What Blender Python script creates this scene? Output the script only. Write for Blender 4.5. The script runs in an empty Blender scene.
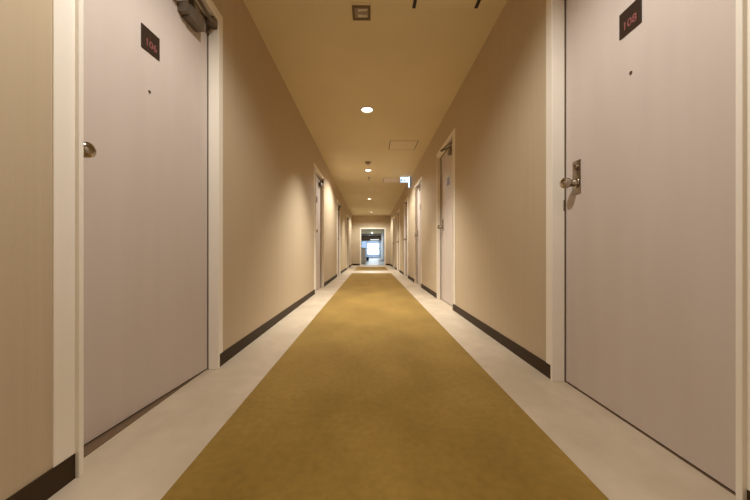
import bpy, bmesh, math
from mathutils import Vector, Matrix

sc = bpy.context.scene
C = sc.collection
PI = math.pi

# ------------------------------------------------------------------ dimensions
WL, WR = -0.884, 0.956          # corridor wall faces
H = 2.42                        # ceiling height
BBL, BBR = -0.878, 0.950        # baseboard faces
YB, YE = -3.2, 14.57            # corridor back / end wall
YW = 30.0                       # window wall of the far lobby
LIPW, LIPP = 0.015, 0.017       # raised lip of the door frames
FLW, FLP = 0.060, 0.004         # flat flange of the door frames
OPEN_H = 1.995

# ------------------------------------------------------------------ materials
def mat(name, col, rough=0.6, metal=0.0, spec=0.5):
    m = bpy.data.materials.new(name); m.use_nodes = True
    b = m.node_tree.nodes['Principled BSDF']
    b.inputs['Base Color'].default_value = (*col, 1)
    b.inputs['Roughness'].default_value = rough
    b.inputs['Metallic'].default_value = metal
    b.inputs['Specular IOR Level'].default_value = spec
    return m

def noisy(name, col_a, col_b, scale=(1, 1, 1), nscale=5.0, detail=4.0, rough=0.6, bump=0.0, bscale=None,
          spec=0.3, lo=0.35, hi=0.65, second=None):
    """two-tone procedural surface in object space, optional bump and a finer second layer"""
    m = mat(name, col_a, rough, 0, spec)
    nt = m.node_tree; N = nt.nodes; L = nt.links
    b = N['Principled BSDF']
    tc = N.new('ShaderNodeTexCoord'); mp = N.new('ShaderNodeMapping')
    mp.inputs['Scale'].default_value = scale
    L.new(tc.outputs['Object'], mp.inputs['Vector'])
    n = N.new('ShaderNodeTexNoise'); n.inputs['Scale'].default_value = nscale; n.inputs['Detail'].default_value = detail
    L.new(mp.outputs[0], n.inputs['Vector'])
    r = N.new('ShaderNodeValToRGB')
    r.color_ramp.elements[0].position = lo; r.color_ramp.elements[0].color = (*col_a, 1)
    r.color_ramp.elements[1].position = hi; r.color_ramp.elements[1].color = (*col_b, 1)
    L.new(n.outputs['Fac'], r.inputs['Fac'])
    out = r.outputs['Color']
    if second:
        s2, ns2, amt = second
        mp2 = N.new('ShaderNodeMapping'); mp2.inputs['Scale'].default_value = s2
        L.new(tc.outputs['Object'], mp2.inputs['Vector'])
        n2 = N.new('ShaderNodeTexNoise'); n2.inputs['Scale'].default_value = ns2; n2.inputs['Detail'].default_value = 3
        L.new(mp2.outputs[0], n2.inputs['Vector'])
        mr = N.new('ShaderNodeMapRange')
        mr.inputs['From Min'].default_value = 0.3; mr.inputs['From Max'].default_value = 0.7
        mr.inputs['To Min'].default_value = 1 - amt; mr.inputs['To Max'].default_value = 1 + amt
        L.new(n2.outputs['Fac'], mr.inputs['Value'])
        mx = N.new('ShaderNodeVectorMath'); mx.operation = 'SCALE'
        L.new(out, mx.inputs[0]); L.new(mr.outputs[0], mx.inputs['Scale'])
        out = mx.outputs[0]
    L.new(out, b.inputs['Base Color'])
    if bump:
        n3 = N.new('ShaderNodeTexNoise'); n3.inputs['Detail'].default_value = 2
        mp3 = N.new('ShaderNodeMapping'); mp3.inputs['Scale'].default_value = bscale or (200, 200, 200)
        L.new(tc.outputs['Object'], mp3.inputs['Vector']); L.new(mp3.outputs[0], n3.inputs['Vector'])
        n3.inputs['Scale'].default_value = 1.0
        bp = N.new('ShaderNodeBump'); bp.inputs['Strength'].default_value = bump; bp.inputs['Distance'].default_value = 0.002
        L.new(n3.outputs['Fac'], bp.inputs['Height']); L.new(bp.outputs[0], b.inputs['Normal'])
    return m

def emis(name, col, strength):
    m = bpy.data.materials.new(name); m.use_nodes = True
    nt = m.node_tree; nt.nodes.remove(nt.nodes['Principled BSDF'])
    e = nt.nodes.new('ShaderNodeEmission'); e.inputs[0].default_value = (*col, 1); e.inputs[1].default_value = strength
    nt.links.new(e.outputs[0], nt.nodes['Material Output'].inputs[0])
    return m

LAMP = (1.0, 0.96, 0.88)
LAMP_W = 7.0                    # glow of the lens itself
# per downlight: energy, beam angle, blend, colour (each tuned for brightness; the first, unseen, adds fill light)
BEAM = [(75, 128, 0.7, (1, 0.95, 0.80)), (94, 152, 0.5, (1, 0.99, 0.95)), (320, 97, 1.0, (1, 0.98, 0.90)),
        (150, 156, 0.5, (1, 0.98, 0.92)), (230, 112, 1.0, (1, 0.97, 0.84)), (125, 160, 0.5, (1, 1, 0.94))]

M = {}
M['wall'] = noisy('wallpaper', (0.53, 0.425, 0.29), (0.545, 0.44, 0.303), (1, 14, 0.35), 2.2, 3, 0.75, 0.2,
                  (60, 420, 30), 0.15, second=((1, 60, 1.2), 1.5, 0.012))
M['ceiling'] = noisy('ceiling_paint', (0.70, 0.60, 0.39), (0.73, 0.63, 0.41), (1, 1, 1), 1.5, 2, 0.85, 0, None, 0.1)
M['hatch'] = mat('hatch_paint', (0.73, 0.63, 0.42), 0.6, 0, 0.25)
M['pale'] = mat('pale_panel', (0.80, 0.70, 0.62), 0.45, 0, 0.4)  # hatch panel with the glow of the exit sign put into its colour
M['floor'] = noisy('vinyl_border', (0.51, 0.415, 0.30), (0.62, 0.515, 0.385), (1, 0.7, 1), 3.2, 4, 0.42, 0, None, 0.5,
                   second=((1, 1, 1), 14, 0.04))
M['carpet'] = noisy('olive_carpet', (0.225, 0.133, 0.026), (0.31, 0.192, 0.043), (1, 0.6, 1), 2.8, 5, 0.95, 0.5,
                    (320, 320, 320), 0.05, second=((1, 1, 1), 38, 0.09))
cb = M['carpet'].node_tree.nodes['Principled BSDF']      # pile sheen at grazing angles
cb.inputs['Sheen Weight'].default_value = 0.45; cb.inputs['Sheen Roughness'].default_value = 0.45
cb.inputs['Sheen Tint'].default_value = (1.0, 0.80, 0.48, 1)
M['door'] = noisy('door_laminate', (0.57, 0.487, 0.43), (0.59, 0.507, 0.45), (1, 8, 1.0), 1.5, 3, 0.5, 0.08,
                  (90, 500, 40), 0.3)
M['frame'] = noisy('frame_paint', (0.84, 0.775, 0.67), (0.87, 0.805, 0.70), (1, 1, 1), 2, 2, 0.42, 0, None, 0.4)
M['base'] = mat('dark_baseboard', (0.045, 0.026, 0.011), 0.6, 0, 0.2)
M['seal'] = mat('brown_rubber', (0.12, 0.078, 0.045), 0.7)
M['thresh'] = mat('threshold_metal', (0.20, 0.13, 0.075), 0.45, 0.3)
M['dark'] = mat('dark_gap', (0.03, 0.02, 0.012), 0.7)
M['steel'] = mat('satin_steel', (0.46, 0.41, 0.34), 0.13, 1.0)
M['brass'] = mat('dull_nickel', (0.34, 0.285, 0.225), 0.3, 1.0)
M['closer'] = mat('closer_paint', (0.17, 0.135, 0.10), 0.45, 0.35)
M['plate'] = mat('plate_black', (0.030, 0.017, 0.012), 0.4)
M['digit'] = mat('digit_red', (0.24, 0.078, 0.075), 0.45)
M['darkdot'] = mat('lens_dark', (0.09, 0.055, 0.035), 0.2)
M['rim'] = mat('lamp_rim', (0.13, 0.085, 0.03), 0.5)
M['white'] = mat('white_plastic', (0.74, 0.68, 0.58), 0.45)
M['grey'] = mat('grey_plastic', (0.30, 0.24, 0.17), 0.5)
M['trimring'] = mat('lamp_trim', (0.62, 0.55, 0.45), 0.35)
M['lamp'] = emis('lamp_glow', LAMP, LAMP_W)
M['lobbywall'] = mat('lobby_wall', (0.74, 0.76, 0.78), 0.7)
M['lobbyfloor'] = noisy('lobby_floor', (0.60, 0.60, 0.58), (0.68, 0.68, 0.66), (1, 1, 1), 3, 2, 0.3, 0, None, 0.5)
M['lobbyceil'] = mat('lobby_ceiling', (0.60, 0.45, 0.22), 0.8)
M['pelmet'] = mat('dark_pelmet', (0.10, 0.062, 0.03), 0.6)
M['winframe'] = mat('window_frame', (0.55, 0.60, 0.66), 0.45)
M['curtain'] = mat('sheer_curtain', (0.72, 0.78, 0.86), 0.9)
M['cabinet'] = mat('grey_cabinet', (0.38, 0.34, 0.29), 0.5)
M['signwhite'] = emis('sign_white', (0.66, 0.83, 1.0), 1.7)
M['signgreen'] = emis('sign_green', (0.06, 0.22, 0.20), 0.8)
M['fluo'] = emis('lamp_tube', (0.95, 0.95, 0.9), 1.1)
g = bpy.data.materials.new('window_glass'); g.use_nodes = True
gb = g.node_tree.nodes['Principled BSDF']
gb.inputs['Transmission Weight'].default_value = 1; gb.inputs['Roughness'].default_value = 0; gb.inputs['IOR'].default_value = 1.05
M['glass'] = g
fr = bpy.data.materials.new('frosted_glass'); fr.use_nodes = True
fr.node_tree.nodes.remove(fr.node_tree.nodes['Principled BSDF'])
ft = fr.node_tree.nodes.new('ShaderNodeBsdfTranslucent'); ft.inputs[0].default_value = (0.40, 0.44, 0.50, 1)
fr.node_tree.links.new(ft.outputs[0], fr.node_tree.nodes['Material Output'].inputs[0])
M['frost'] = fr  # frosted panes added to glow around the clear ones and light the lobby

# ------------------------------------------------------------------ mesh helpers
def box(bm, x0, x1, y0, y1, z0, z1, bev=0.0):
    x0, x1 = min(x0, x1), max(x0, x1); y0, y1 = min(y0, y1), max(y0, y1); z0, z1 = min(z0, z1), max(z0, z1)
    v = [bm.verts.new(p) for p in ((x0,y0,z0),(x1,y0,z0),(x1,y1,z0),(x0,y1,z0),(x0,y0,z1),(x1,y0,z1),(x1,y1,z1),(x0,y1,z1))]
    fs = [bm.faces.new([v[i] for i in q]) for q in ((0,3,2,1),(4,5,6,7),(0,1,5,4),(1,2,6,5),(2,3,7,6),(3,0,4,7))]
    if bev > 0:
        es = list({e for f in fs for e in f.edges})
        bmesh.ops.bevel(bm, geom=es, offset=bev, segments=2, affect='EDGES', profile=0.6)

def lathe(bm, prof, origin, axis, seg=24):
    """prof: list of (along, radius); axis: unit Vector"""
    axis = Vector(axis).normalized(); up = Vector((0, 0, 1)) if abs(axis.z) < 0.9 else Vector((1, 0, 0))
    e1 = axis.cross(up).normalized(); e2 = axis.cross(e1)
    o = Vector(origin); rings = []
    for a, r in prof:
        if r <= 1e-6:
            rings.append([bm.verts.new(o + axis * a)])
        else:
            rings.append([bm.verts.new(o + axis * a + (e1 * math.cos(2*PI*k/seg) + e2 * math.sin(2*PI*k/seg)) * r) for k in range(seg)])
    for A, B in zip(rings, rings[1:]):
        for k in range(seg):
            k2 = (k + 1) % seg
            if len(A) == 1 and len(B) == 1: continue
            if len(A) == 1: bm.faces.new((A[0], B[k], B[k2]))
            elif len(B) == 1: bm.faces.new((A[k], B[0], A[k2]))
            else: bm.faces.new((A[k], B[k], B[k2], A[k2]))

def bar(bm, p, q, w, t):
    """flat bar from p to q, w wide, t thick (thickness along z)"""
    p, q = Vector(p), Vector(q); d = (q - p).normalized(); s = d.cross(Vector((0, 0, 1))).normalized() * w / 2
    u = Vector((0, 0, t / 2))
    v = [bm.verts.new(c) for c in (p-s-u, p+s-u, q+s-u, q-s-u, p-s+u, p+s+u, q+s+u, q-s+u)]
    for i in ((0,3,2,1),(4,5,6,7),(0,1,5,4),(1,2,6,5),(2,3,7,6),(3,0,4,7)): bm.faces.new([v[k] for k in i])

def obj(name, bm, material, parent=None, smooth=False, loc=None):
    bmesh.ops.recalc_face_normals(bm, faces=bm.faces)
    me = bpy.data.meshes.new(name); bm.to_mesh(me); bm.free()
    me.materials.append(material)
    if smooth:
        me.polygons.foreach_set('use_smooth', [True] * len(me.polygons))
        me.set_sharp_from_angle(angle=math.radians(35))
    o = bpy.data.objects.new(name, me); C.objects.link(o)
    if parent: o.parent = parent
    if loc: o.location = loc
    return o

def struct(name, bm, material, label=None, cat=None, **k):
    o = obj(name, bm, material, **k); o['kind'] = 'structure'
    if label: o['label'] = label
    if cat: o['category'] = cat
    return o

def tag(o, label, cat, group=None):
    o['label'] = label; o['category'] = cat
    if group: o['group'] = group
    return o

def empty(name, loc, label, cat, group=None):
    o = bpy.data.objects.new(name, None); C.objects.link(o); o.location = loc; o.empty_display_size = 0.1
    return tag(o, label, cat, group)

def dup(root, loc, label, group=None):
    r = root.copy(); C.objects.link(r); r.location = loc; r['label'] = label
    if group: r['group'] = group
    for ch in root.children:
        c = ch.copy(); C.objects.link(c); c.parent = r
        for gch in ch.children:
            d = gch.copy(); C.objects.link(d); d.parent = c
    return r

# ------------------------------------------------------------------ setting
LEFT = [(0.9085, 1.715), (4.78, 5.60), (7.98, 8.74), (11.25, 12.03)]
RIGHT = [(0.7724, 1.550), (3.455, 4.225), (5.62, 6.37), (7.62, 8.38), (9.85, 10.6), (11.75, 12.5)]

def side_wall(name, xa, xb, openings, label):
    bm = bmesh.new(); y = YB
    for a, b in openings:
        a2, b2 = a - LIPW * 0.6, b + LIPW * 0.6
        box(bm, xa, xb, y, a2, 0, H)
        box(bm, xa, xb, a2, b2, OPEN_H + 0.015, H)
        y = b2
    box(bm, xa, xb, y, YE + 0.12, 0, H)
    return struct(name, bm, M['wall'], label, 'wall')
side_wall('wall_left', WL - 0.13, WL, LEFT, 'tan fabric-textured wall along the left of the corridor')
side_wall('wall_right', WR, WR + 0.13, RIGHT, 'tan fabric-textured wall along the right of the corridor')

bm = bmesh.new(); box(bm, -1.9, 1.9, YB - 0.1, YE + 0.02, -0.1, 0)
struct('floor', bm, M['floor'], 'pale beige mottled floor bordering the olive carpet', 'floor')
bm = bmesh.new(); box(bm, -1.9, 1.9, YE + 0.02, YW + 0.3, -0.1, 0)
struct('floor_lobby', bm, M['lobbyfloor'], 'pale glossy floor beyond the end opening', 'floor')
LIGHT_Y = [-2.3, 0.72, 3.70, 6.47, 10.0, 13.3]
LIGHT_X = [-0.04, -0.04, -0.04, -0.045, -0.03, 0.03]
CAN_R = 0.072
# ceiling slab with a real round hole for each recessed downlight
def ceiling_slab():
    bm = bmesh.new()
    ys = [YB - 0.1]
    for y in LIGHT_Y: ys += [y - 0.12, y + 0.12]
    ys.append(YE + 0.12)
    for i in range(0, len(ys), 2): box(bm, -1.9, 1.9, ys[i], ys[i + 1], H, H + 0.12)
    for x, y in zip(LIGHT_X, LIGHT_Y):
        box(bm, -1.9, x - 0.12, y - 0.12, y + 0.12, H, H + 0.12)
        box(bm, x + 0.12, 1.9, y - 0.12, y + 0.12, H, H + 0.12)
        n = 32; sq = []; ci = []
        for k in range(n):
            a = 2 * PI * k / n; c, s = math.cos(a), math.sin(a); q = 0.12 / max(abs(c), abs(s))
            sq.append(bm.verts.new((x + c * q, y + s * q, H))); ci.append(bm.verts.new((x + c * CAN_R, y + s * CAN_R, H)))
        for k in range(n):
            bm.faces.new((sq[k], sq[(k + 1) % n], ci[(k + 1) % n], ci[k]))
        box(bm, x - 0.12, x + 0.12, y - 0.12, y + 0.12, H + 0.11, H + 0.12)
    return bm
struct('ceiling', ceiling_slab(), M['ceiling'], 'plain cream ceiling of the corridor', 'ceiling')
bm = bmesh.new(); box(bm, -1.9, 1.9, YE + 0.12, YW + 0.3, H, H + 0.12)
struct('ceiling_lobby', bm, M['lobbyceil'], 'ceiling beyond the end opening', 'ceiling')
bm = bmesh.new(); box(bm, -1.9, 1.9, YB - 0.1, YB, 0, H)
struct('wall_back', bm, M['wall'], 'tan wall closing the corridor behind the camera', 'wall')
for s, nm in ((-1, 'left'), (1, 'right')):
    bm = bmesh.new(); box(bm, s * 1.8, s * 1.9, YB, YE, 0, H)
    struct('wall_room_' + nm, bm, M['wall'], 'wall of the rooms hidden behind the %s-hand doors' % nm, 'wall')

# end wall with the opening to the lobby
OX0, OX1, OZ = -0.45, 0.69, 1.765
bm = bmesh.new()
box(bm, WL, OX0, YE, YE + 0.12, 0, H); box(bm, OX1, WR, YE, YE + 0.12, 0, H); box(bm, OX0, OX1, YE, YE + 0.12, OZ, H)
box(bm, -1.9, WL - 0.13, YE, YE + 0.12, 0, H); box(bm, WR + 0.13, 1.9, YE, YE + 0.12, 0, H)
struct('wall_end', bm, M['wall'], 'tan end wall around the bright opening', 'wall')
bm = bmesh.new()
box(bm, OX0 - 0.06, OX0 + 0.005, YE - 0.025, YE + 0.14, 0, OZ + 0.06)
box(bm, OX1 - 0.005, OX1 + 0.06, YE - 0.025, YE + 0.14, 0, OZ + 0.06)
box(bm, OX0 + 0.005, OX1 - 0.005, YE - 0.025, YE + 0.14, OZ - 0.005, OZ + 0.06)
struct('trim_1', bm, M['frame'], 'cream casing around the end opening', 'trim')
bm = bmesh.new(); box(bm, OX0 + 0.005, OX1 - 0.005, YE - 0.05, YE + 0.16, 0, 0.008)
struct('trim_2', bm, M['frame'], 'pale threshold across the end opening', 'trim')
bm = bmesh.new()
box(bm, BBL, OX0 - 0.06, YE - 0.01, YE, 0, 0.075); box(bm, OX1 + 0.06, BBR, YE - 0.01, YE, 0, 0.075)
struct('baseboard_end', bm, M['base'], 'dark baseboard of the end wall', 'baseboard')

def baseboard(name, xf, xw, openings, label):
    bm = bmesh.new(); y = YB
    for a, b in openings:
        box(bm, xf, xw, y, a - LIPW - 0.0005, 0, 0.0735); y = b + LIPW + 0.0005
    box(bm, xf, xw, y, YE - 0.012, 0, 0.0735)
    return struct(name, bm, M['base'], label, 'baseboard')
baseboard('baseboard_left', BBL, WL, LEFT, 'dark brown baseboard along the left wall')
baseboard('baseboard_right', BBR, WR, RIGHT, 'dark brown baseboard along the right wall')

# ------------------------------------------------------------------ door frames and doors
ORD_L = ['nearest', 'second', 'third', 'fourth']; ORD_R = ['nearest', 'second', 'third', 'fourth', 'fifth', 'sixth']
n_trim = 2
RECESS = {(-1, 0.908): 0.046, (-1, 0.909): 0.046, (1, 0.772): 0.052}

def frame(side, a, b, label):
    """painted steel frame: flat flange on the wall, raised lip, reveal running back through the wall"""
    global n_trim
    n_trim += 1
    w = WL if side < 0 else WR; n = 1 if side < 0 else -1     # n points into the corridor
    bm = bmesh.new(); top = OPEN_H; back = w - n * 0.13
    BV = 0.003
    box(bm, back, w + n * LIPP, a - LIPW, a, 0, top + LIPW, BV)
    box(bm, back, w + n * LIPP, b, b + LIPW, 0, top + LIPW, BV)
    box(bm, back, w + n * LIPP, a, b, top, top + LIPW, BV)
    box(bm, w - n * 0.003, w + n * FLP, a - LIPW - FLW, a - LIPW, 0.074, top + LIPW + FLW)
    box(bm, w - n * 0.003, w + n * FLP, b + LIPW, b + LIPW + FLW, 0.074, top + LIPW + FLW)
    box(bm, w - n * 0.003, w + n * FLP, a - LIPW, b + LIPW, top + LIPW, top + LIPW + FLW)
    fr = struct('trim_%d' % n_trim, bm, M['frame'], label, 'door frame')
    fr['part_of_setting'] = True
    # strike plate let into the reveal on the latch side
    ys = a if side < 0 else b; sg = 1 if side < 0 else -1
    bm = bmesh.new(); box(bm, w - n * 0.052, w - n * 0.042, ys - sg * 0.002, ys + sg * 0.0015, 0.885, 0.94)
    obj('strike_plate', bm, M['thresh'], fr)
    # thin dark brown strip drawing the gap line beside the leaf
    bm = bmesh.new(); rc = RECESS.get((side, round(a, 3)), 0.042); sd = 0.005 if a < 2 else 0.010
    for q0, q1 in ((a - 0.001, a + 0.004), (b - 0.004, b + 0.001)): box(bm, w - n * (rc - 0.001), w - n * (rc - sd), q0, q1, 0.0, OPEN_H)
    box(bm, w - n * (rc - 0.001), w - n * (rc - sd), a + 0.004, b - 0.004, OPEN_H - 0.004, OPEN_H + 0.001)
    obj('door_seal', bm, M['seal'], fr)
    bm = bmesh.new(); box(bm, w - n * 0.125, w - n * 0.052, a + 0.0005, b - 0.0005, -0.001, 0.004, 0.001)
    obj('threshold_strip', bm, M['thresh'], fr)
    return fr

def text_mesh(txt, size, depth):
    cu = bpy.data.curves.new('t', 'FONT'); cu.body = txt; cu.size = size; cu.extrude = depth
    cu.align_x = 'CENTER'; cu.align_y = 'CENTER'; cu.resolution_u = 4; cu.offset = size * 0.012
    o = bpy.data.objects.new('t', cu); C.objects.link(o)
    dg = bpy.context.evaluated_depsgraph_get(); dg.update()
    me = bpy.data.meshes.new_from_object(o.evaluated_get(dg))
    bpy.data.objects.remove(o); bpy.data.curves.remove(cu)
    return me

def door(idx, side, a, b, label, number, ajar=0.0, plate_mid=None, peep=None, knob_at=None, recess=0.042, lift=0.0):
    n = 1 if side < 0 else -1; d = -1 if side < 0 else 1
    w = WL if side < 0 else WR
    G = 0.007
    hy = (b - G) if side < 0 else (a + G)
    wid = (b - a) - 2 * G
    root_loc = (w - n * recess, hy, 0.0)
    B = lambda bm, a0, a1, b0, b1, h0, h1, bv=0: box(bm, n*b0, n*b1, d*a0, d*a1, h0, h1, bv)
    bm = bmesh.new(); B(bm, 0, wid, -0.040, 0, 0.009, OPEN_H - G, 0.0015)
    dr = struct('door_%d' % idx, bm, M['door'], label, 'door', loc=root_loc)
    dr.rotation_euler.z = math.radians(ajar)
    bm = bmesh.new(); B(bm, 0.001, wid - 0.001, -0.036, -0.004, 0.0045, 0.0091)
    obj('bottom_seal', bm, M['dark'], dr)
    ka = knob_at if knob_at is not None else wid - 0.098
    # lock plate with cylinder
    bm = bmesh.new(); B(bm, ka - 0.028, ka + 0.028, 0, 0.004, 0.955, 1.118, 0.0018)
    lp = obj('lock_plate', bm, M['brass'], dr, True)
    bm = bmesh.new(); lathe(bm, [(0.004, 0.0155), (0.012, 0.0155), (0.014, 0.013), (0.014, 0.0)], (0, d*ka, 1.085), (n, 0, 0))
    cy = obj('lock_cylinder', bm, M['steel'], lp, True)
    # knob on its neck
    bm = bmesh.new(); lathe(bm, [(0.0, 0.0), (0.003, 0.024), (0.008, 0.024), (0.010, 0.018), (0.024, 0.0165), (0.034, 0.0195), (0.043, 0.0245),
                                 (0.054, 0.0262), (0.064, 0.0245), (0.0695, 0.019), (0.0715, 0.011), (0.072, 0.0)], (n*0.003, d*ka, 1.008), (n, 0, 0), 28)
    obj('door_knob', bm, M['steel'], dr, True)
    # peephole
    pa = peep if peep is not None else wid / 2
    bm = bmesh.new(); lathe(bm, [(0.0, 0.006), (0.003, 0.006), (0.0036, 0.0045), (0.0022, 0.0038), (0.002, 0.0)], (0, d*pa, 1.363 + lift * 0.4), (n, 0, 0), 16)
    obj('peephole', bm, M['darkdot'], dr, True)
    # number plate
    ma = plate_mid if plate_mid is not None else wid / 2
    bm = bmesh.new(); B(bm, ma - 0.049, ma + 0.049, 0, 0.004, 1.520 + lift, 1.620 + lift, 0.001)
    pl = obj('number_plate', bm, M['plate'], dr)
    me = text_mesh(number, 0.043, 0.0006)
    # text plane: right = -a direction, up = z, out = n
    R = Matrix(((0, 0, n, n*0.0044), (-d, 0, 0, d*ma), (0, 1, 0, 1.556 + lift), (0, 0, 0, 1)))
    me.transform(R); me.materials.clear(); me.materials.append(M['digit'])
    t = bpy.data.objects.new('room_number', me); C.objects.link(t); t.parent = pl
    # door closer near the hinge: cast body on the leaf, two-piece arm up to the frame lip
    bm = bmesh.new()
    B(bm, 0.095, 0.205, 0, 0.050, 1.850, 1.915, 0.006)
    B(bm, 0.205, 0.235, 0, 0.046, 1.857, 1.908, 0.005)
    cl = obj('door_closer', bm, M['closer'], dr, True)
    bm = bmesh.new(); lathe(bm, [(0, 0.017), (0.012, 0.017), (0.016, 0.010), (0.028, 0.010), (0.028, 0)], (n*0.026, d*0.16, 1.915), (0, 0, 1), 16)
    obj('spindle', bm, M['closer'], cl, True)
    bm = bmesh.new()
    bar(bm, (n*0.026, d*0.16, 1.940), (n*0.105, d*0.33, 1.940), 0.024, 0.008)
    bar(bm, (n*0.105, d*0.33, 1.949), (n*0.050, d*0.015, 1.949), 0.018, 0.007)
    obj('closer_arm', bm, M['closer'], cl)
    bm = bmesh.new(); lathe(bm, [(-0.017, 0), (-0.017, 0.010), (0.017, 0.010), (0.017, 0)], (n*0.008, d*0.004, 1.930), (0, 0, 1), 12)
    obj('pivot_hinge', bm, M['closer'], dr, True)
    # arm shoe screwed to the frame at the hinge side
    bm = bmesh.new(); B(bm, -0.020, 0.030, 0.020, 0.056, 1.945, 1.99, 0.003)
    obj('arm_bracket', bm, M['closer'], cl, True)
    return dr

k = 0
for i, (a, b) in enumerate(LEFT):
    k += 1
    frame(-1, a, b, 'cream painted frame around the %s door on the left wall' % ORD_L[i])
    if i == 0:
        door(k, -1, a, b, 'large pinkish-grey door at the left front, slightly ajar', '106', ajar=-4.6, recess=0.046,
             plate_mid=0.398, peep=0.403, knob_at=0.722, lift=0.018)
    else:
        door(k, -1, a, b, 'pinkish-grey room door, %s along the left wall' % ORD_L[i], str(106 + 2 * i))
for i, (a, b) in enumerate(RIGHT):
    k += 1
    frame(1, a, b, 'cream painted frame around the %s door on the right wall' % ORD_R[i])
    if i == 0:
        door(k, 1, a, b, 'large pinkish-grey door with lock plate and knob at the right front', '108', plate_mid=0.382, peep=0.380, knob_at=0.684, lift=0.006, recess=0.052)
    else:
        door(k, 1, a, b, 'pinkish-grey room door, %s along the right wall' % ORD_R[i], str(107 + 2 * i))

# ------------------------------------------------------------------ carpet
def carpet(y0, y1, label, x0=-0.566, x1=0.645):
    bm = bmesh.new(); box(bm, x0, x1, y0, y1, 0, 0.006, 0.002)
    return tag(obj('carpet_runner', bm, M['carpet']), label, 'carpet')
carpet(YB + 0.05, 9.25, 'long olive-gold carpet runner down the middle of the corridor')
carpet(10.6, 12.95, 'short olive-gold carpet piece before the end opening')

# ------------------------------------------------------------------ downlights
def downlight():
    e = empty('ceiling_downlight', (0, 0, H), 'x', 'ceiling light', 'recessed ceiling downlights')
    bm = bmesh.new()
    lathe(bm, [(0.0, CAN_R - 0.004), (-0.004, CAN_R - 0.002), (-0.006, CAN_R + 0.006), (-0.003, CAN_R + 0.016), (0.0, CAN_R + 0.018)], (0, 0, 0), (0, 0, 1), 32)
    obj('trim_ring', bm, M['trimring'], e, True)
    bm = bmesh.new(); lathe(bm, [(0.0, CAN_R - 0.004), (0.050, CAN_R - 0.010), (0.060, CAN_R - 0.012)], (0, 0, 0), (0, 0, 1), 32)
    obj('reflector_can', bm, M['trimring'], e, True)
    bm = bmesh.new(); lathe(bm, [(0.012, CAN_R - 0.0052), (0.009, 0.04), (0.008, 0.0)], (0, 0, 0), (0, 0, 1), 24)
    obj('lamp_lens', bm, M['lamp'], e, True)
    return e
LL = ['round recessed downlight in the ceiling far behind the camera', 'round recessed downlight in the ceiling just above the camera',
      'lit round downlight in the ceiling, largest and nearest of those in view',
      'lit round downlight in the ceiling beyond the smoke detector', 'lit round downlight in the ceiling, third in view, past the exit sign',
      'lit round downlight in the ceiling just before the end wall']
d0 = downlight()
for i, (x, y) in enumerate(zip(LIGHT_X, LIGHT_Y)):
    if i == 0: d0.location = (x, y, H); d0['label'] = LL[0]
    else: r = dup(d0, (x, y, H), LL[i])
    en, an, bl, cl = BEAM[i]
    l = bpy.data.lights.new('downlight_beam', 'SPOT'); l.energy = en; l.spot_size = math.radians(an); l.spot_blend = bl
    l.shadow_soft_size = 0.03; l.color = cl
    lo = bpy.data.objects.new('downlight_beam', l); C.objects.link(lo); lo.location = (x, y, H - 0.03)
# two lobby lamps, cool and strong to brighten it; the nearer is added, unseen
def lobby_lamp(y, label):
    e = empty('surface_lamp', (0.15, y, H), label, 'ceiling light', 'lobby ceiling lamps')
    bm = bmesh.new(); lathe(bm, [(0, 0.12), (-0.03, 0.12), (-0.03, 0.10), (-0.015, 0.098)], (0, 0, 0), (0, 0, 1), 24); obj('lamp_rim', bm, M['trimring'], e, True)
    bm = bmesh.new(); lathe(bm, [(-0.016, 0.099), (-0.022, 0.05), (-0.024, 0)], (0, 0, 0), (0, 0, 1), 24); obj('lamp_lens', bm, M['lobbylamp'], e, True)
M['lobbylamp'] = emis('lobby_lamp_glow', (0.86, 0.94, 1.0), 330.0)
lobby_lamp(18.2, 'round ceiling lamp just past the end opening')
lobby_lamp(27.5, 'round ceiling lamp in front of the far window')

# ------------------------------------------------------------------ ceiling fittings
def hatch(y0, y1, label, panel='hatch'):
    """inspection hatch: panel in a shadow-gap frame"""
    e = empty('ceiling_hatch', (0.535, (y0 + y1) / 2, H), label, 'access hatch', 'ceiling access hatches')
    hx, hy = 0.225, (y1 - y0) / 2
    bm = bmesh.new()
    for x0, x1, ya, yb in ((-hx - .012, -hx, -hy - .012, hy + .012), (hx, hx + .012, -hy - .012, hy + .012), (-hx, hx, -hy - .012, -hy), (-hx, hx, hy, hy + .012)):
        box(bm, x0, x1, ya, yb, -0.004, 0)
    obj('hatch_frame', bm, M['hatch'], e)
    bm = bmesh.new(); box(bm, -hx, hx, -hy, hy, -0.0008, 0); obj('shadow_gap', bm, M['dark'], e)
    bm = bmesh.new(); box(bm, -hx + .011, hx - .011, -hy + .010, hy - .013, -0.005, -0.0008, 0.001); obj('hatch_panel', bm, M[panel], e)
    for sx in (-1, 1):
        bm = bmesh.new(); box(bm, sx * (hx - .045) - .012, sx * (hx - .045) + .012, -0.004, 0.004, -0.0065, -0.005); obj('hatch_latch', bm, M['trimring'], e)
    return e
hatch(4.72, 5.14, 'square ceiling access hatch right of the nearest downlight in view')
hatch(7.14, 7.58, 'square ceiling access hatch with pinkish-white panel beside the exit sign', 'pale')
# nearest hatch: wide-open side slots
e = empty('ceiling_hatch', (0.545, 1.935, H), 'square ceiling access hatch with dark side slots at the top edge of the picture', 'access hatch', 'ceiling access hatches')
bm = bmesh.new(); box(bm, -0.245, -0.222, -0.225, 0.215, -0.004, 0); obj('slot', bm, M['dark'], e)
bm = bmesh.new(); box(bm, 0.200, 0.223, -0.225, 0.215, -0.004, 0); obj('slot', bm, M['dark'], e)
bm = bmesh.new(); box(bm, -0.218, 0.196, -0.225, 0.215, -0.005, 0, 0.001); obj('hatch_panel', bm, M['hatch'], e)

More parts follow.
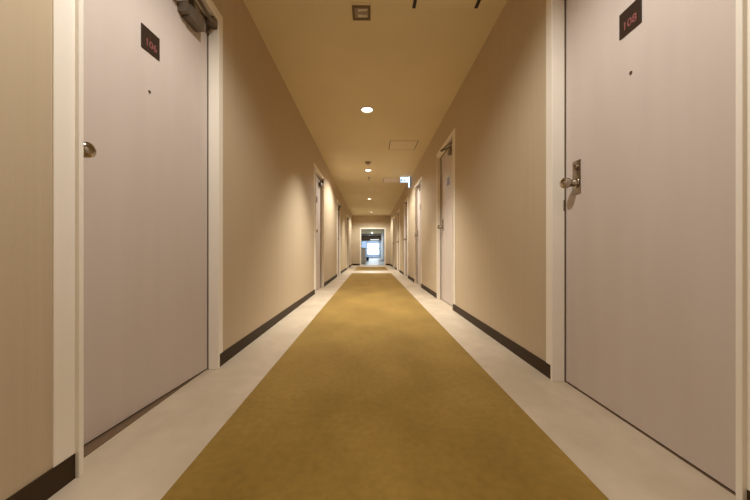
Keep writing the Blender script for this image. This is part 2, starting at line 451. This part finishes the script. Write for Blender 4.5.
# square emergency lamp
e = empty('emergency_lamp', (-0.065, 2.19, H), 'square recessed emergency lamp with dark rim in the ceiling at the top edge', 'emergency light')
bm = bmesh.new(); box(bm, -0.088, 0.072, -0.085, 0.095, -0.003, 0, 0.001); obj('cover_plate', bm, M['ceiling'], e)
bm = bmesh.new()
for q in ((-.066, .066, -.066, -.050), (-.066, .066, .050, .066), (-.066, -.048, -.050, .050), (.048, .066, -.050, .050)): box(bm, *q, -0.009, -0.003)
obj('rim', bm, M['rim'], e)
bm = bmesh.new(); box(bm, -.048, .048, -.050, .050, -0.0045, -0.003); obj('reflector', bm, M['grey'], e)
bm = bmesh.new()
for s in (-1, 1):
    v = [bm.verts.new(p) for p in ((-.024, s*.012, -.0046), (.044, s*.020, -.0046), (.044, s*.038, -.007), (-.024, s*.038, -.007))]
    bm.faces.new(v)
obj('lamp_facet', bm, M['trimring'], e)
# smoke detector, sprinkler, speaker
e = empty('smoke_detector', (-0.045, 5.86, H), 'round brown smoke detector on the ceiling before the second downlight in view', 'smoke detector')
bm = bmesh.new(); lathe(bm, [(0, 0.062), (-0.012, 0.062), (-0.016, 0.056), (-0.03, 0.047), (-0.042, 0.034), (-0.045, 0)], (0, 0, 0), (0, 0, 1), 24); obj('housing', bm, M['grey'], e, True)
bm = bmesh.new(); lathe(bm, [(-0.044, 0.016), (-0.05, 0.012), (-0.051, 0)], (0, 0, 0), (0, 0, 1), 16); obj('sensor', bm, M['darkdot'], e, True)
e = empty('fire_sprinkler', (-0.03, 7.07, H), 'small dark sprinkler head on the ceiling past the second downlight in view', 'sprinkler')
bm = bmesh.new(); lathe(bm, [(0, 0.035), (-0.006, 0.033), (-0.01, 0.014), (-0.028, 0.012), (-0.03, 0.0)], (0, 0, 0), (0, 0, 1), 16); obj('escutcheon', bm, M['grey'], e, True)
bm = bmesh.new()
box(bm, -0.012, -0.008, -0.003, 0.003, -0.06, -0.028); box(bm, 0.008, 0.012, -0.003, 0.003, -0.06, -0.028)
obj('yoke', bm, M['grey'], e)
bm = bmesh.new(); lathe(bm, [(-0.060, 0.0), (-0.060, 0.022), (-0.063, 0.022), (-0.063, 0)], (0, 0, 0), (0, 0, 1), 16); obj('deflector', bm, M['grey'], e)
e = empty('ceiling_speaker', (0.035, 8.46, H), 'round cream ceiling speaker between the second and third downlights in view', 'speaker')
bm = bmesh.new(); lathe(bm, [(0, 0.10), (-0.006, 0.098), (-0.008, 0.088), (-0.004, 0.085)], (0, 0, 0), (0, 0, 1), 28); obj('rim', bm, M['hatch'], e, True)
bm = bmesh.new(); lathe(bm, [(-0.004, 0.086), (-0.006, 0.04), (-0.007, 0)], (0, 0, 0), (0, 0, 1), 24); obj('grille', bm, M['trimring'], e, True)

# exit sign hung under the ceiling at the right wall
e = empty('exit_sign', (0.81, 7.02, H), 'small lit blue-white exit sign hung under the ceiling at the right wall', 'exit sign')
bm = bmesh.new(); box(bm, -0.115, 0.080, 0.0, 0.045, -0.135, -0.004, 0.003); obj('housing', bm, M['grey'], e)
bm = bmesh.new(); box(bm, -0.110, 0.078, -0.004, 0.0, -0.130, -0.008); face = obj('lit_face', bm, M['signwhite'], e)
bm = bmesh.new()   # walking figure with its doorway, and an arrow pointing along the corridor
box(bm, -0.105, -0.099, -0.006, -0.004, -0.122, -0.050); box(bm, -0.062, -0.056, -0.006, -0.004, -0.122, -0.050); box(bm, -0.105, -0.056, -0.006, -0.004, -0.056, -0.050)
lathe(bm, [(0.004, 0.0), (0.004, 0.008), (0.006, 0.008), (0.006, 0)], (-0.078, 0, -0.064), (0, -1, 0), 12)
def stroke(p, q, w):
    dx, dz = q[0]-p[0], q[1]-p[1]; l = math.hypot(dx, dz); nx, nz = -dz/l*w/2, dx/l*w/2
    bm.faces.new([bm.verts.new((x, -0.0062, z)) for x, z in ((p[0]+nx, p[1]+nz), (p[0]-nx, p[1]-nz), (q[0]-nx, q[1]-nz), (q[0]+nx, q[1]+nz))])
stroke((-0.080, -0.072), (-0.084, -0.096), 0.013); stroke((-0.083, -0.094), (-0.068, -0.106), 0.008); stroke((-0.085, -0.094), (-0.094, -0.118), 0.008)
stroke((-0.080, -0.075), (-0.066, -0.084), 0.006); stroke((-0.080, -0.075), (-0.094, -0.086), 0.006)
stroke((-0.02, -0.090), (0.05, -0.090), 0.010); stroke((-0.022, -0.090), (0.002, -0.070), 0.010); stroke((-0.022, -0.090), (0.002, -0.110), 0.010)
obj('pictogram', bm, M['signgreen'], face)
bm = bmesh.new(); box(bm, 0.084, 0.116, -0.01, 0.05, -0.240, -0.004, 0.003); obj('end_bar', bm, M['signwhite'], e)
bm = bmesh.new(); box(bm, 0.117, 0.140, -0.01, 0.05, -0.225, -0.004, 0.003); obj('wall_bracket', bm, M['dark'], e)

# ------------------------------------------------------------------ lobby beyond the opening
LX0, LX1 = -0.95, 1.08
bm = bmesh.new(); box(bm, LX0 - 0.1, LX0, YE + 0.12, YW, 0, H); struct('wall_lobby_left', bm, M['lobbywall'], 'pale lobby wall left beyond the opening', 'wall')
bm = bmesh.new(); box(bm, LX1, LX1 + 0.1, YE + 0.12, YW, 0, H); struct('wall_lobby_right', bm, M['lobbywall'], 'pale lobby wall right beyond the opening', 'wall')
wx0, wx1, wz0, wz1 = LX0 + 0.03, LX1 - 0.03, 0.06, 1.76
bm = bmesh.new()
box(bm, LX0 - .1, wx0, YW, YW + 0.15, 0, H); box(bm, wx1, LX1 + .1, YW, YW + 0.15, 0, H); box(bm, wx0, wx1, YW, YW + 0.15, 0, wz0); box(bm, wx0, wx1, YW, YW + 0.15, wz1, H)
struct('wall_window', bm, M['lobbywall'], 'pale wall around the far window', 'wall')
cx0, cx1, cz0, cz1, cm = -0.27, 0.86, 0.40, 1.46, 0.96
bm = bmesh.new()
XS = [(wx0, wx0 + .05), (cx0 - .06, cx0), (cx1, cx1 + .06), (wx1 - .05, wx1)]
for x0, x1 in XS: box(bm, x0, x1, YW - .01, YW + .1, wz0, wz1)
for (xa, xb) in ((wx0 + .05, cx0 - .06), (cx0, cx1), (cx1 + .06, wx1 - .05)):
    box(bm, xa, xb, YW - .01, YW + .1, wz0, wz0 + .05); box(bm, xa, xb, YW - .01, YW + .1, wz1 - .05, wz1)
for z0, z1 in ((cz0 - .06, cz0), (cm - .05, cm + .05), (cz1, cz1 + .06)): box(bm, cx0, cx1, YW - .01, YW + .1, z0, z1)
win = struct('window_1', bm, M['winframe'], 'bright daylit window at the far end of the corridor', 'window')
for xa, xb, z0, z1, mt in ((cx0, cx1, cz0, cm - .05, 'glass'), (cx0, cx1, cm + .05, cz1, 'glass'), (cx0, cx1, wz0 + .05, cz0 - .06, 'frost'), (cx0, cx1, cz1 + .06, wz1 - .05, 'frost'),
                       (wx0 + .05, cx0 - .06, wz0 + .05, wz1 - .05, 'frost'), (cx1 + .06, wx1 - .05, wz0 + .05, wz1 - .05, 'frost')):
    bm = bmesh.new(); box(bm, xa, xb, YW + .04, YW + .046, z0, z1); obj('pane', bm, M[mt], win)
bm = bmesh.new(); box(bm, LX0, LX1, YW - 0.25, YW, 1.76, 2.22)
struct('trim_%d' % (n_trim + 1), bm, M['pelmet'], 'dark brown pelmet board above the far window', 'trim')
e = empty('wall_lamp', (0.42, YW - 0.25, 1.83), 'pale long lamp on the dark board over the far window', 'lamp')
bm = bmesh.new(); box(bm, -0.45, 0.45, -0.06, 0, -0.05, 0.06, 0.01); obj('housing', bm, M['white'], e)
bm = bmesh.new(); box(bm, -0.42, 0.42, -0.075, -0.06, -0.045, 0.05, 0.006); obj('diffuser', bm, M['fluo'], e)
# grey cabinet and bin
e = empty('cabinet', (-0.585, 16.25, 0), 'low grey cabinet just inside the far opening on the left', 'cabinet')
bm = bmesh.new(); box(bm, -0.35, 0.345, -0.18, 0.2, 0.05, 0.84, 0.004); box(bm, -0.33, 0.325, -0.15, 0.18, 0, 0.05); obj('body', bm, M['cabinet'], e)
bm = bmesh.new(); box(bm, -0.36, 0.355, -0.21, 0.21, 0.84, 0.868, 0.004); obj('top', bm, M['cabinet'], e)
for x0, x1, hx in ((-0.345, -0.006, -0.03), (0.0, 0.34, 0.03)):
    bm = bmesh.new(); box(bm, x0, x1, -0.2, -0.181, 0.07, 0.82, 0.003); dd = obj('door', bm, M['cabinet'], e)
    bm = bmesh.new(); box(bm, hx - 0.006, hx + 0.006, -0.222, -0.2, 0.42, 0.54, 0.002); obj('handle', bm, M['steel'], dd)
e = empty('waste_bin', (-0.2, 22.0, 0), 'small dark waste bin on the pale floor beyond the opening', 'bin')
bm = bmesh.new(); lathe(bm, [(0, 0), (0, 0.085), (0.22, 0.105), (0.235, 0.108), (0.235, 0.098), (0.012, 0.078), (0.012, 0)], (0, 0, 0), (0, 0, 1), 24); obj('bucket', bm, M['dark'], e, True)
bm = bmesh.new(); lathe(bm, [(0.232, 0.108), (0.240, 0.112), (0.246, 0.106)], (0, 0, 0), (0, 0, 1), 24); obj('rim', bm, M['grey'], e, True)

# ------------------------------------------------------------------ daylight outside the window
w = bpy.data.worlds.new('sky'); sc.world = w; w.use_nodes = True
bg = w.node_tree.nodes['Background']
bg.inputs[0].default_value = (0.76, 0.88, 1.0, 1); bg.inputs[1].default_value = 1.6
la = bpy.data.lights.new('daylight', 'AREA'); la.shape = 'RECTANGLE'; la.size = 3.0; la.size_y = 2.6
la.energy = 105; la.color = (0.78, 0.89, 1.0)
lo = bpy.data.objects.new('daylight', la); C.objects.link(lo)
lo.location = (0.3, YW + 1.2, 1.5); lo.rotation_euler = (math.radians(-90), 0, 0)

# ------------------------------------------------------------------ camera
cam = bpy.data.cameras.new('camera'); co = bpy.data.objects.new('camera', cam); C.objects.link(co)
cam.sensor_width = 36; cam.lens = 36 * 300 / 750
cam.shift_x = 4.7 / 750; cam.shift_y = 1.4 / 750
cam.clip_start = 0.02
co.location = (0, 0, 0.675); co.rotation_euler = (PI / 2, 0, 0)
sc.camera = co

sc.view_settings.view_transform = 'Standard'; sc.view_settings.look = 'None'
sc.view_settings.gamma = 1; sc.view_settings.use_curve_mapping = False
sc.view_settings.exposure = 0.0
sc.cycles.use_denoising = True
sc.cycles.max_bounces = 14; sc.cycles.diffuse_bounces = 10
sc.cycles.sample_clamp_indirect = 20
